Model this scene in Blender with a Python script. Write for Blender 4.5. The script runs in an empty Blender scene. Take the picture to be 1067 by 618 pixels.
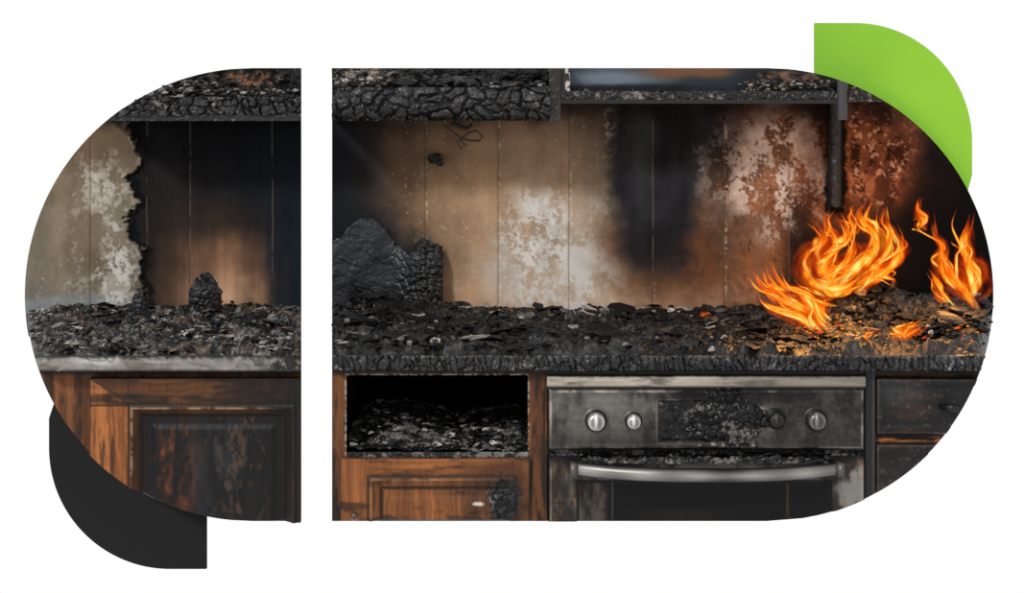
import bpy, numpy as np, math, random
random.seed(7); rng=np.random.RandomState(7)
F=1665.; CD=3.; CZ=1.43; HY=75.; CX=533.5
LIGHT=1.42
def W(px,py,y):
    s=F/(CD+y); return (px-CX)/s, y+0*px, CZ+(HY-py)/s
def toPx(x,y,z):
    s=F/(CD+y); return CX+x*s, HY-(z-CZ)*s
def lin(c):
    c=np.clip(np.asarray(c,dtype=float)/255.,0,1)
    return np.where(c<=0.04045,c/12.92,((c+0.055)/1.055)**2.4)
def span(py,sec):
    d=236.**2-(py-307.)**2
    if d<0: d=0
    d=math.sqrt(d)
    return (263-d,314.) if sec=='L' else (346.,799+d)
# ---------------- noise
def hsh(ix,iy,seed):
    ix=ix.astype(np.int64); iy=iy.astype(np.int64)
    h=(ix*374761393+iy*668265263+seed*97463477)&0xffffffff
    h=((h^(h>>13))*1274126177)&0xffffffff
    return ((h^(h>>16))&0xffff)/65535.
def vn(x,y,seed=0):
    ix=np.floor(x); iy=np.floor(y); fx=x-ix; fy=y-iy
    fx=fx*fx*(3-2*fx); fy=fy*fy*(3-2*fy)
    a=hsh(ix,iy,seed);b=hsh(ix+1,iy,seed);c=hsh(ix,iy+1,seed);d=hsh(ix+1,iy+1,seed)
    return (a*(1-fx)+b*fx)*(1-fy)+(c*(1-fx)+d*fx)*fy
def fbm(x,y,sx,sy=None,o=5,seed=0):
    iso=sy is None or abs(sy-sx)<1e-6
    sy=sy or sx; r=0;a=1;t=0; u=x/sx; v=y/sy
    for i in range(o):
        if iso: u,v=.8*u-.6*v+3.7,.6*u+.8*v+1.9
        r=r+a*vn(u*2**i+17.3*i,v*2**i+9.1*i,seed+i*13); t+=a; a*=.6
    r=r/t
    return np.clip((r-.5)*1.9+.5,0,1)
def cell(x,y,sx,sy=None,seed=0):
    sy=sy or sx; X=x/sx; Y=y/sy; ix=np.floor(X); iy=np.floor(Y)
    f1=np.full(X.shape,9.);f2=np.full(X.shape,9.);idv=np.zeros(X.shape)
    for dx in(-1,0,1):
        for dy in(-1,0,1):
            cx=ix+dx;cy=iy+dy
            jx=cx+.1+.8*hsh(cx,cy,seed);jy=cy+.1+.8*hsh(cx,cy,seed+5)
            d=np.maximum(np.abs(X-jx),np.abs(Y-jy))*.7+.3*np.sqrt((X-jx)**2+(Y-jy)**2)
            n=d<f1
            f2=np.where(n,f1,np.minimum(f2,d)); idv=np.where(n,hsh(cx,cy,seed+9),idv); f1=np.where(n,d,f1)
    return f1,f2,idv
def ss(a,b,x):
    t=np.clip((x-a)/(b-a),0,1); return t*t*(3-2*t)
def mix(c,col,m):
    return c*(1-m[...,None])+np.asarray(col,dtype=float)*m[...,None]
def sel(a,b,m): return a*(1-m[...,None])+b*m[...,None]
def const(X,col): return np.zeros(X.shape+(3,))+np.asarray(col,dtype=float)
def blob(X,Y,cx,cy,rx,ry,soft=.15,na=.5,ns=18,seed=3):
    d=np.sqrt(((X-cx)/rx)**2+((Y-cy)/ry)**2)+na*(fbm(X,Y,ns,seed=seed)-.5)
    return 1-ss(1-soft,1+soft,d)
def box(X,Y,x0,y0,x1,y1,s=2.):
    return ss(-s/2,s/2,X-x0)*ss(-s/2,s/2,x1-X)*ss(-s/2,s/2,Y-y0)*ss(-s/2,s/2,y1-Y)
# ---------------- mesh builder
class MB:
    def __init__(s): s.v=[];s.f=[];s.c=[];s.n=0
    def add(s,V,Fa,C):
        V=np.asarray(V,dtype=float).reshape(-1,3); C=np.asarray(C,dtype=float)
        if C.ndim==1: C=np.tile(C,(len(V),1))
        if C.shape[1]==3: C=np.hstack([C,np.ones((len(C),1))])
        s.v.append(V); s.c.append(C); s.f+= (np.asarray(Fa)+s.n).tolist(); s.n+=len(V)
    def obj(s,name,mat,parent=None,smooth=True):
        me=bpy.data.meshes.new(name)
        V=np.vstack(s.v);C=np.vstack(s.c)
        me.from_pydata(V.tolist(),[],s.f)
        at=me.color_attributes.new('Col','FLOAT_COLOR','POINT')
        C=C.copy(); C[:,:3]=lin(C[:,:3])/(1 if 'flame' in mat.name else LIGHT)
        at.data.foreach_set('color',C.astype(np.float32).ravel())
        me.polygons.foreach_set('use_smooth',[smooth]*len(me.polygons))
        me.materials.append(mat); me.update()
        o=bpy.data.objects.new(name,me); bpy.context.collection.objects.link(o)
        if parent: o.parent=parent
        return o
def empty(name,loc=(0,0,0)):
    e=bpy.data.objects.new(name,None); e.empty_display_size=.05
    bpy.context.collection.objects.link(e); return e
def quads(ny,nx):
    i=np.arange(ny-1)[:,None]*nx+np.arange(nx-1)[None,:]
    return np.stack([i,i+nx,i+nx+1,i+1],-1).reshape(-1,4)
def relief(mb,sec,x0,x1,y0,y1,dep,hf,cf,skirt=.02,step=1.,keep=None,skcol=(16,15,15)):
    """face panel standing in the plane y=dep, cut to the rounded outline of the section"""
    y0=max(y0,71.);y1=min(y1,543.)
    t=np.linspace(y0,y1,400)
    ok=[q for q in t if min(x1,span(q,sec)[1])-max(x0,span(q,sec)[0])>.3]
    if not ok: return
    y0,y1=min(ok),max(ok)
    ny=max(3,int((y1-y0)/step)+2); nx=max(3,int((x1-x0)/step)+2)
    ys=np.linspace(y0,y1,ny)
    a=np.array([max(x0,span(q,sec)[0]) for q in ys]); b=np.array([min(x1,span(q,sec)[1]) for q in ys])
    b=np.maximum(b,a+.2)
    X=a[:,None]+(b-a)[:,None]*np.linspace(0,1,nx)[None,:]; Y=np.repeat(ys[:,None],nx,1)
    H=hf(X,Y) if callable(hf) else np.full(X.shape,hf)
    C=cf(X,Y) if callable(cf) else const(X,cf)
    wx,wy,wz=W(X,Y,dep-float(np.median(H)))
    V=np.stack([wx,dep-H,wz],-1).reshape(-1,3)
    fq=quads(ny,nx)
    if keep is not None:
        K=keep(X,Y).reshape(-1); fq=fq[K[fq].all(1)]
    mb.add(V,fq,C.reshape(-1,3))
    if skirt>0:
        loop=[(0,j) for j in range(nx)]+[(i,nx-1) for i in range(1,ny)]+[(ny-1,j) for j in range(nx-2,-1,-1)]+[(i,0) for i in range(ny-2,0,-1)]
        idx=[i*nx+j for i,j in loop]; F0=V[idx]; n=len(idx)
        cx_=(X.min()+X.max())/2; cy_=(Y.min()+Y.max())/2
        px=X.reshape(-1)[idx]; py=Y.reshape(-1)[idx]
        k=min(2.,2.*skirt/.1)
        px=px-np.sign(px-cx_)*k; py=py-np.sign(py-cy_)*k*.5
        bx,by,bz=W(px,py,dep+skirt)
        B=np.stack([bx,np.full(n,dep+skirt),bz],-1)
        j=np.arange(n)
        fs=np.stack([j,(j+1)%n,(j+1)%n+n,j+n],-1)
        mb.add(np.vstack([F0,B]),fs,np.array(skcol,dtype=float))
# ---------------- materials
def vmat(name,rough=.8,metal=0.,spec=.2,bump=.3,bscale=300.,dist=.002,noise=.25,stretch=(1,1,1)):
    m=bpy.data.materials.new(name); m.use_nodes=True; nt=m.node_tree; N=nt.nodes; L=nt.links
    p=N['Principled BSDF']; p.inputs['Roughness'].default_value=rough; p.inputs['Metallic'].default_value=metal
    p.inputs['Specular IOR Level'].default_value=spec
    at=N.new('ShaderNodeAttribute'); at.attribute_name='Col'
    tc=N.new('ShaderNodeTexCoord'); mp=N.new('ShaderNodeMapping'); mp.inputs['Scale'].default_value=stretch
    L.new(tc.outputs['Object'],mp.inputs['Vector'])
    nz=N.new('ShaderNodeTexNoise'); nz.inputs['Scale'].default_value=bscale; nz.inputs['Detail'].default_value=4
    L.new(mp.outputs[0],nz.inputs['Vector'])
    mr=N.new('ShaderNodeMapRange'); mr.inputs['From Min'].default_value=.3; mr.inputs['From Max'].default_value=.7
    mr.inputs['To Min'].default_value=1-noise; mr.inputs['To Max'].default_value=1+noise
    L.new(nz.outputs['Fac'],mr.inputs['Value'])
    vm=N.new('ShaderNodeVectorMath'); vm.operation='SCALE'
    L.new(at.outputs['Color'],vm.inputs[0]); L.new(mr.outputs[0],vm.inputs['Scale']); L.new(vm.outputs[0],p.inputs['Base Color'])
    b=N.new('ShaderNodeBump'); b.inputs['Strength'].default_value=bump; b.inputs['Distance'].default_value=dist
    L.new(nz.outputs['Fac'],b.inputs['Height']); L.new(b.outputs[0],p.inputs['Normal'])
    return m
M_wall=vmat('sooty_plaster',.85,0,.05,.15,260,.002,.08)
M_char=vmat('charred_wood_charcoal',.42,0,.32,.3,240,.002,.2)
M_wood=vmat('scorched_varnished_wood',.5,0,.2,.25,220,.001,.16,(1,1,.12))
M_steel=vmat('sooty_brushed_steel',.38,.55,.35,.10,260,.001,.07,(.1,1,1))
M_ash=vmat('ash_rubble',.55,0,.25,.5,300,.003,.3)
M_green=vmat('green_paint',1,0,0,0,50,noise=0)
M_dark=vmat('dark_grey_paint',1,0,0,0,50,noise=0)
def flame_mat(name,strength):
    m=bpy.data.materials.new(name); m.use_nodes=True; nt=m.node_tree; N=nt.nodes; L=nt.links
    N.remove(N['Principled BSDF']); out=N['Material Output']
    at=N.new('ShaderNodeAttribute'); at.attribute_name='Col'
    em=N.new('ShaderNodeEmission'); em.inputs['Strength'].default_value=strength
    tr=N.new('ShaderNodeBsdfTransparent'); mx=N.new('ShaderNodeMixShader')
    L.new(at.outputs['Color'],em.inputs['Color']); L.new(at.outputs['Alpha'],mx.inputs[0])
    L.new(tr.outputs[0],mx.inputs[1]); L.new(em.outputs[0],mx.inputs[2]); L.new(mx.outputs[0],out.inputs['Surface'])
    return m
M_fl=flame_mat('flame_emission',1.15)
M_em=flame_mat('ember_flame_glow',1.15)
# ---------------- colour functions
def coarse(X,Y,xs,ys,T):
    T=np.array(T,dtype=float); xs=np.array(xs,float); ys=np.array(ys,float)
    fx=np.clip(np.interp(X,xs,np.arange(len(xs))),0,len(xs)-1.001); fy=np.clip(np.interp(Y,ys,np.arange(len(ys))),0,len(ys)-1.001)
    ix=fx.astype(int);iy=fy.astype(int);u=ss(0,1,fx-ix)[...,None];v=ss(0,1,fy-iy)[...,None]
    return (T[iy,ix]*(1-u)+T[iy,ix+1]*u)*(1-v)+(T[iy+1,ix]*(1-u)+T[iy+1,ix+1]*u)*v
RX=[346,380,420,460,500,540,580,620,660,700,740,780,820,860,900,940,980,1030]
RY=[115,150,190,230,270,310,335]
RT=[
[(20,20,20),(40,34,30),(72,58,47),(100,80,62),(120,97,76),(124,102,81),(112,95,78),(86,72,60),(45,42,40),(35,33,34),(30,25,25),(62,42,34),(70,46,36),(30,22,20),(100,55,35),(70,40,28),(15,12,12),(10,10,10)],
[(35,34,34),(60,51,44),(98,79,63),(126,102,80),(150,123,97),(154,129,104),(140,117,95),(112,98,84),(80,76,72),(60,58,58),(50,44,42),(105,78,64),(115,84,66),(60,35,28),(120,70,46),(85,48,33),(18,13,12),(10,10,10)],
[(40,41,44),(72,61,52),(108,86,67),(140,114,89),(164,135,106),(164,138,111),(154,129,106),(128,112,94),(95,86,77),(70,62,57),(70,58,50),(130,98,80),(130,98,80),(80,45,30),(110,64,42),(75,38,24),(20,14,12),(10,8,8)],
[(30,32,36),(58,52,48),(102,82,65),(145,118,93),(168,139,110),(172,148,123),(170,152,134),(150,134,116),(102,88,76),(85,70,60),(80,62,52),(125,90,68),(112,70,48),(85,44,24),(60,32,20),(30,18,14),(15,10,10),(10,8,8)],
[(22,24,28),(40,38,38),(90,74,60),(146,119,94),(170,141,112),(174,152,130),(172,157,140),(162,146,126),(120,94,72),(105,80,60),(110,78,57),(130,86,58),(110,65,40),(70,35,18),(45,25,15),(25,15,12),(12,10,10),(10,8,8)],
[(22,24,28),(35,34,35),(82,69,58),(154,127,103),(178,146,116),(182,156,131),(178,163,146),(172,154,134),(168,141,117),(166,134,109),(154,121,97),(144,100,72),(110,68,42),(60,35,22),(35,22,15),(20,14,12),(12,10,10),(10,8,8)],
[(20,20,22),(30,30,30),(70,60,54),(142,117,94),(160,132,106),(164,141,119),(165,150,134),(162,146,128),(158,133,112),(154,125,101),(142,111,90),(125,85,60),(90,55,34),(50,30,20),(30,20,15),(18,13,12),(12,10,10),(10,8,8)]]
LX=[27,60,95,125,160]
LT=[[(30,25,22),(54,44,34),(66,54,42),(54,44,36),(50,42,36)],
[(84,67,50),(98,81,61),(106,88,69),(100,84,66),(90,75,62)],
[(106,91,73),(120,106,87),(122,108,90),(126,113,96),(120,106,95)],
[(118,107,90),(130,118,101),(126,114,97),(130,120,103),(130,120,108)],
[(124,115,99),(130,118,101),(114,100,83),(124,112,97),(120,108,96)],
[(114,110,104),(122,116,107),(117,110,98),(108,100,92),(90,84,78)],
[(86,91,96),(92,94,96),(88,88,88),(78,78,78),(60,60,60)]]
DX=[140,175,200,235,265,290,314]
DT=[[(14,14,14)]*7,
[(22,22,24),(25,25,27),(22,22,24),(22,23,26),(24,26,30),(22,26,32),(22,26,32)],
[(32,30,30),(36,33,32),(32,30,30),(30,30,32),(26,29,33),(25,30,36),(24,30,38)],
[(32,30,30),(45,38,34),(45,38,34),(52,42,36),(38,34,35),(26,31,38),(24,30,38)],
[(35,32,32),(66,52,42),(100,74,57),(140,103,78),(94,70,57),(32,34,40),(26,32,40)],
[(42,38,36),(84,65,52),(146,112,89),(194,154,122),(138,106,82),(40,41,44),(28,34,42)],
[(42,38,36),(72,58,48),(115,92,74),(140,112,92),(100,82,68),(34,36,40),(26,30,36)]]
LBy=[71,125,150,165,175,185,200,210,220,235,250,258,270,300,335]
LBx=[125,132,140,151,143,131,140,147,135,130,138,150,148,150,153]
joints_R=[443,519,593,680,755,822]; joints_L=[95,153,198,284]
def wall_col(X,Y):
    wx=X+26*(fbm(X,Y,60,seed=1)-.5)+7*(fbm(X,Y,9,seed=2)-.5); wy=Y+26*(fbm(X,Y,60,seed=5)-.5)+7*(fbm(X,Y,9,seed=6)-.5)
    right=X>330
    c=np.where(right[...,None],coarse(wx,wy,RX,RY,RT),coarse(np.minimum(wx,160),wy,LX,RY,LT))
    n3=fbm(X,Y,3.2,seed=11); n8=fbm(X,Y,9,seed=12); n30=fbm(X,Y,34,seed=13); n2=fbm(X,Y,2.,o=2,seed=15)
    c=c*(1+.12*(fbm(X,Y,16,140,seed=14)-.5)+.14*(n30-.5)+.04*(n8-.5)+.03*(n2-.5))[...,None]
    lw=(~right)*1.
    m=ss(.50,.74,fbm(X,Y,30,60,seed=21)*.7+n3*.3)*lw*ss(140,190,Y)*.7
    c=mix(c,(184,178,164),m)
    m=ss(.5,.9,fbm(X,Y,40,70,seed=22))*lw*.45; c=mix(c,(96,80,62),m)
    c=mix(c,(140,148,156),blob(X,Y,80,320,75,13,.4,.6)*.6*lw)
    g=blob(X,Y,122,284,20,44,.6,.7,16,23); c=mix(c,(206,204,196),g*ss(.42,.62,n3*.5+n8*.5)*.85*lw)
    g=blob(X,Y,112,196,22,30,.6,.8,18,24); c=mix(c,(196,190,178),g*ss(.45,.65,n3*.5+n8*.5)*.6*lw)
    bx=np.interp(Y,LBy,LBx)+10*(fbm(X,Y,10,seed=31)-.5)+5*(fbm(X,Y,3,seed=32)-.5)
    dk=coarse(wx*.4+X*.6,wy*.3+Y*.7,DX,RY,DT)*(1+.12*(n8-.5)+.2*(fbm(X,Y,8,120,seed=33)-.5))[...,None]
    m=ss(-.8,.8,X-bx)*lw
    rim=np.exp(-((X-bx+2)/2.)**2)*lw
    c=mix(c,(205,198,182),rim*.4*ss(.4,.7,n8))
    c=c*(1-m[...,None])+dk*m[...,None]
    rim2=np.exp(-((X-bx-5)/5.)**2)*lw; c=mix(c,(12,12,13),rim2*.8)
    g=blob(X,Y,588,292,64,60,.7,.6,30,41)
    g=np.maximum(g,blob(X,Y,566,252,24,44,.6,.8,18,42)*.95)
    m=g*ss(.32,.62,n3*.3+fbm(X,Y,20,34,seed=44)*.7)
    c=mix(c,(203,203,200),m*.9*right)
    g=blob(X,Y,562,240,34,40,.7,.7,24,48); m=g*ss(.50,.58,n3*.45+fbm(X,Y,15,24,seed=47)*.55); c=mix(c,(218,218,215),m*.85*right)
    g=blob(X,Y,540,270,14,34,.6,.7,14,49); m=g*ss(.5,.6,n3*.5+n8*.5); c=mix(c,(216,214,208),m*.75*right)
    m=blob(X,Y,636,140,7,26,.6,1.,12,43)*ss(.45,.6,n3); c=mix(c,(200,190,176),m*.8*right)
    m=ss(.84,.92,n2*.6+n3*.4)*right*(X<640)*(X>400); c=mix(c,(206,188,164),m*.5)
    g=blob(X,Y,806,200,80,115,.6,.6,30,53)*(X<863)
    m=g*ss(.48,.66,fbm(X,Y,20,36,seed=54)*.65+n3*.35); c=mix(c,(54,30,22),m*.7*right)
    m=g*ss(.5,.75,fbm(X,Y,26,40,seed=55)*.8+n2*.2); c=mix(c,(160,96,58),m*.5*right)
    g=blob(X,Y,802,178,56,58,.7,.7,26,51)
    m=g*ss(.47,.58,n3*.35+fbm(X,Y,22,36,seed=52)*.65); c=mix(c,(210,198,186),m*.88*right)
    m=g*ss(.76,.84,n2*.6+n8*.4); c=mix(c,(225,218,208),m*.5)
    g=blob(X,Y,740,262,40,48,.6,.6,20,57); m=g*ss(.4,.7,fbm(X,Y,18,30,seed=58)*.7+n3*.3); c=mix(c,(118,76,50),m*.6*right)
    g=blob(X,Y,728,150,6,34,.5,.9,10,56); c=mix(c,(190,184,176),g*.7*ss(.4,.65,n3))
    g=blob(X,Y,910,158,36,60,.45,.5,18,61)
    m=g*ss(.42,.62,fbm(X,Y,14,24,seed=62)*.6+n3*.4); c=mix(c,(166,98,62),m*.75)
    m=g*ss(.52,.64,fbm(X,Y,9,18,seed=63)*.65+n2*.35); c=mix(c,(38,20,14),m*.85)
    m=g*ss(.66,.76,n3*.5+n8*.5); c=mix(c,(214,166,134),m*.7)
    g=blob(X,Y,684,205,42,84,.28,.4,34,71); g2=blob(X,Y,700,122,56,44,.5,.4,26,72); g3=blob(X,Y,662,160,26,60,.4,.4,26,74)
    pl=np.maximum(np.maximum(g,g2),g3)
    fringe=blob(X,Y,684,214,62,98,.45,.35,30,71)
    c=mix(c,(88,56,36),fringe*.75*ss(210,260,Y)*right)
    pc=const(X,(31,32,36))*(1+.5*(n30-.5)+.3*(fbm(X,Y,9,80,seed=73)-.5))[...,None]
    pc=mix(pc,(84,84,86),blob(X,Y,668,150,14,50,.7,.6,20,75)*.35)
    c=c*(1-pl[...,None]*.95)+pc*pl[...,None]*.95
    g=blob(X,Y,366,275,68,52,.35,.4,26,81); c=mix(c,(24,27,32),g*.94*right)
    g=blob(X,Y,350,180,40,90,.8,.3,40,82); c=mix(c,(28,30,34),g*.85*right)
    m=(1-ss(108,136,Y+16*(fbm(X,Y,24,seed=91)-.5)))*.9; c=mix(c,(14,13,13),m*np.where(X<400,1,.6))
    m=box(X+7*(n8-.5),Y,861,70,881,222,4); c=mix(c,(14,13,14),m*.95)
    m=blob(X,Y,842,268,26,40,.5,.5,16,95); c=mix(c,(26,18,15),m*.8)
    for j in joints_R+joints_L:
        jl=np.exp(-((X-j-1.2*(fbm(X,Y,60,seed=j)-.5))/.7)**2)
        lum=c.mean(-1)
        c=mix(c,(70,56,46),jl*.45*(lum>75)); c=mix(c,(112,98,84),jl*.7*(lum<=75)*ss(.2,.5,fbm(X,Y,20,seed=j+1))*(Y>125))
        jw=np.exp(-((X-j-1.5)/1.)**2)*ss(.6,.75,fbm(X,Y,4,seed=j+2))
        c=mix(c,(214,200,180),jw*.7*(Y>125)*right*(lum>60))
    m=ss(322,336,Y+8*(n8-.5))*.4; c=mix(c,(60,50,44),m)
    return np.clip(c,4,255)
def wall_h(X,Y):
    h=.0006*fbm(X,Y,6,seed=11)
    for j in joints_R+joints_L: h-=.0015*np.exp(-((X-j)/1.)**2)
    bx=np.interp(Y,LBy,LBx)+10*(fbm(X,Y,10,seed=31)-.5)+5*(fbm(X,Y,3,seed=32)-.5)
    h+=np.where(X<330,.008*(1-ss(-1,1,X-bx)),.0)
    return h
mb=MB()
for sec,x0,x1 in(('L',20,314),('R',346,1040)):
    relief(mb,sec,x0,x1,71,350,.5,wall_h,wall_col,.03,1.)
    relief(mb,sec,x0,x1,350,543,.5,0.,(20,19,18),.03,3.)
mb.obj('wall_back',M_wall)

# ---------------- charcoal helpers (alligator-cracked char)
def char_cells(X,Y,sc,sy,seed):
    u=X+sc*1.1*(fbm(X,Y,sc*2.4,o=3,seed=seed+20)-.5); v=Y+sc*1.1*(fbm(X,Y,sc*2.4,o=3,seed=seed+22)-.5)
    f1,f2,i=cell(u,v,sc,sy or sc,seed)
    g1,g2,j=cell(u,v,sc*.48,(sy or sc)*.48,seed+40)
    return f1,f2,i,g1,g2,j
def char_col(X,Y,sc=9,seed=0,ash=.66,base=16,sy=None):
    f1,f2,i,g1,g2,j=char_cells(X,Y,sc,sy,seed)
    n=fbm(X,Y,sc*1.5,seed=seed+1)
    v=base*.6+30*i*n+10*j*n
    v=4+v*ss(.0,.14,f2-f1)*(.55+.45*ss(0,.12,g2-g1))
    c=np.stack([v,v*.99,v*1.01],-1)
    m=ss(ash,ash+.18,fbm(X,Y,3.5,seed=seed+2)*.45+fbm(X,Y,22,seed=seed+3)*.55)
    return mix(c,(142,136,130),m*.8)
def char_h(X,Y,sc=9,amp=.008,seed=0,sy=None):
    f1,f2,i,g1,g2,j=char_cells(X,Y,sc,sy,seed)
    return amp*ss(0,.22,f2-f1)*(.4+.6*i)*(1-.25*f1)+amp*.22*ss(0,.2,g2-g1)+.9*amp*fbm(X,Y,sc*3,o=3,seed=seed+8)
import bmesh
bm=bmesh.new(); bmesh.ops.create_icosphere(bm,subdivisions=2,radius=1.)
ICV=np.array([v.co[:] for v in bm.verts]); bm.verts.index_update(); ICF=np.array([[v.index for v in f.verts] for f in bm.faces]); bm.free()
def inside(px,py,m=1.):
    sec='L' if px<330 else 'R'
    if py<71+m or py>543-m: return False
    a,b=span(py,sec); return a+m<px<b-m
def chunk(mb,x,y,z,r,sq=(1,1,1),col=(20,20,20)):
    px,py=toPx(x,y,z); rp=r*max(sq[0],sq[2])*F/(CD+y)
    if not inside(px,py,rp*.9): return False
    d=ICV*(1+.5*(rng.rand(len(ICV),1)-.5))
    for k in range(4):
        n=rng.randn(3);n/=np.linalg.norm(n);q=.4+.35*rng.rand(); t=d@n; d=d-np.maximum(t-q,0)[:,None]*n
    d=d*np.array(sq)*r
    a=(rng.rand()-.5)*1.6; b=(rng.rand()-.5)*.6; e=(rng.rand()-.5)*.8
    Rz=np.array([[math.cos(a),-math.sin(a),0],[math.sin(a),math.cos(a),0],[0,0,1]])
    Ry=np.array([[math.cos(b),0,math.sin(b)],[0,1,0],[-math.sin(b),0,math.cos(b)]])
    Rx=np.array([[1,0,0],[0,math.cos(e),-math.sin(e)],[0,math.sin(e),math.cos(e)]])
    d=d@(Rx@Ry@Rz).T
    c=np.array(col,float)[None,:]*(1+.8*(rng.rand(len(ICV),1)-.5))
    mb.add(d+np.array([x,y,z]),ICF,c)
    return True
def rcol(ash=.15,brown=.05,px=None,yy=0.):
    t=rng.rand()
    if px is not None:
        a=float(fbm(np.array([px]),np.array([yy*500.]),26,20,seed=777)[0]); ash=ash*2.6*max(0,a-.3)
    if t<ash: v=60+100*rng.rand(); return (v,v*.97,v*.93)
    if t<ash+brown: return (92,72,54)
    v=8+30*rng.rand()**2.5; return (v,v,v*1.04)

# ---------------- worktop
ZC=.90
def top_grid(mb,sec):
    ny,nx=260,(290 if sec=='L' else 690)
    ys=np.linspace(-.02,.5,ny); X=np.zeros((ny,nx));Y=np.repeat(ys[:,None],nx,1);PX=X.copy(); ED=X.copy()
    for i,y in enumerate(ys):
        py=HY+(CZ-ZC)*F/(CD+y); a,b=span(py,sec); t=np.linspace(a,b,nx); PX[i]=t; X[i]=(t-CX)*(CD+y)/F
        ED[i]=(t-a) if sec=='L' else (b-t)
    u=PX; v=Y*555
    H=.012*ss(.4,.8,fbm(u,v,36,40,seed=101))+.007*fbm(u,v,14,18,seed=102)+.004*fbm(u,v,5,7,seed=103)
    u2=u+14*(fbm(u,v,20,seed=3)-.5); v2=v+20*(fbm(u,v,20,seed=8)-.5)
    f1,f2,i=cell(u2,v2,20,26,seed=104); g1,g2,j=cell(u2,v2,8,11,seed=114); H+=.007*i*ss(.0,.2,f2-f1)+.004*j*ss(0,.2,g2-g1)
    bump=0
    if sec=='R': bump=.035*np.exp(-((u-385)/60)**2-((Y-.42)/.1)**2)+.075*np.exp(-((u-912)/52)**2-((Y-.33)/.11)**2)+.045*np.exp(-((u-1005)/50)**2-((Y-.25)/.15)**2)
    else: bump=.014*np.exp(-((u-220)/60)**2-((Y-.35)/.12)**2)
    H=(H+bump)*ss(-.02,.01,Y)*ss(-2,16,ED)
    v_=6+28*i**2*fbm(u,v,8,seed=105)+12*j**2; c=np.stack([v_,v_*.98,v_*.97],-1)
    L=sec=='L'
    m=ss(.50,.68,fbm(u,v,20,12,seed=106)*.35+fbm(u,v,4,4,seed=107)*.65)
    c=mix(c,(140,135,128),m*(.8 if L else .35))
    m=ss(.55,.75,fbm(u,v,40,20,seed=108)*.5+fbm(u,v,4,4,seed=117)*.5); c=mix(c,(118,94,72),m*(.7 if L else .25))
    c=mix(c,(6,6,6),1-ss(.0,.14,f2-f1)); c=mix(c,(8,8,8),(1-ss(.0,.14,g2-g1))*.8)
    mb.add(np.stack([X,Y,ZC+H],-1).reshape(-1,3),quads(ny,nx),c.reshape(-1,3))
wt=empty('kitchen_worktop')
mb=MB(); top_grid(mb,'L'); top_grid(mb,'R'); mb.obj('charred_surface',M_char,wt)
def edgeL(X,Y):
    c=const(X,(150,145,139))*(1+.2*(fbm(X,Y,60,6,seed=120)-.5)+.15*(fbm(X,Y,3,seed=121)-.5))[...,None]
    c=mix(c,(225,222,216),blob(X,Y,110,375,40,5,.6,.8,12)*.8)
    c=mix(c,(96,86,76),ss(.5,.85,fbm(X,Y,24,8,seed=122))*.6)
    c=mix(c,(24,22,20),ss(230,300,X+40*(fbm(X,Y,10,seed=123)-.5))*.8*ss(.25,.6,fbm(X,Y,7,seed=124)))
    c=mix(c,(30,28,26),(1-ss(371,375,Y+4*(fbm(X,Y,6,seed=125)-.5)))*.8)
    c=mix(c,(40,36,32),ss(384,387,Y)*.8); return c
mb=MB(); relief(mb,'L',20,314,370.5,387,-.02,lambda X,Y:.002*fbm(X,Y,6),edgeL,.4,1.); mb.obj('steel_edge',M_steel,wt)
def edgeR(X,Y):
    c=char_col(X,Y,7,130,.70,34,sy=16)
    c=mix(c,(120,114,108),(1-ss(371,374,Y))*.6*ss(.4,.6,fbm(X,Y,5,seed=131)))
    return c
mb=MB(); relief(mb,'R',346,1040,370.5,386,-.02,lambda X,Y:char_h(X,Y,7,.009,130,sy=16),edgeR,.4,.8); mb.obj('charred_edge',M_char,wt)
def scatter(mb,n,pxr,yr,hf,rr,ash,brown,flat=.5):
    for k in range(n):
        px=random.uniform(*pxr); y=random.uniform(*yr)
        hh=hf(px,y); z=ZC+.006+hh*random.random()**.8
        r=rr[0]+(rr[1]-rr[0])*random.random()**1.8
        sq=(1.2,1,.8) if random.random()>flat else (2.2,1.5,.35)
        x=(px-CX)*(CD+y)/F
        chunk(mb,x,y,z,r,sq,rcol(ash,brown,px,y))
mb=MB()
scatter(mb,1500,(30,314),(-.01,.48),lambda p,y:.014+.016*math.exp(-((p-225)/50)**2)*(y>.2),(.0015,.0075),.8,.10,.6)
scatter(mb,60,(100,314),(.2,.48),lambda p,y:.02,(.008,.016),.3,.03,.6)
scatter(mb,600,(348,470),(.18,.47),lambda p,y:.01+.048*math.exp(-((p-375)/50)**2)*min(1,y/.4),(.003,.014),.15,.02,.45)
scatter(mb,1500,(348,860),(-.01,.48),lambda p,y:.018,(.0015,.009),.3,.02,.6)
scatter(mb,170,(348,870),(.05,.45),lambda p,y:.016,(.009,.022),.08,.01,.8)
mb.obj('charred_debris',M_ash,None,False)
mb=MB()
scatter(mb,1400,(835,1032),(.06,.46),lambda p,y:.012+.088*math.exp(-((p-910)/40)**2-((y-.33)/.13)**2)+.045*math.exp(-((p-1000)/45)**2),(.003,.015),.14,.02,.45)
scatter(mb,60,(850,1015),(.06,.40),lambda p,y:.012+.07*math.exp(-((p-910)/40)**2-((y-.33)/.13)**2),(.012,.024),.05,.0,.7)
mb.obj('burning_rubble_heap',M_ash,None,False)
mb=MB()
for k in range(150):
    px=random.choice([random.gauss(945,16),random.gauss(870,20),random.gauss(1012,9),random.gauss(900,40),random.gauss(850,12)]); y=random.uniform(.0,.25); v=random.random()
    chunk(mb,(px-CX)*(CD+y)/F,y,ZC+.024+.018*random.random(),random.uniform(.001,.003),(1.8,1,.6),(255,55+95*v,8+20*v))
mb.obj('glowing_embers',M_em,None,False)
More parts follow.
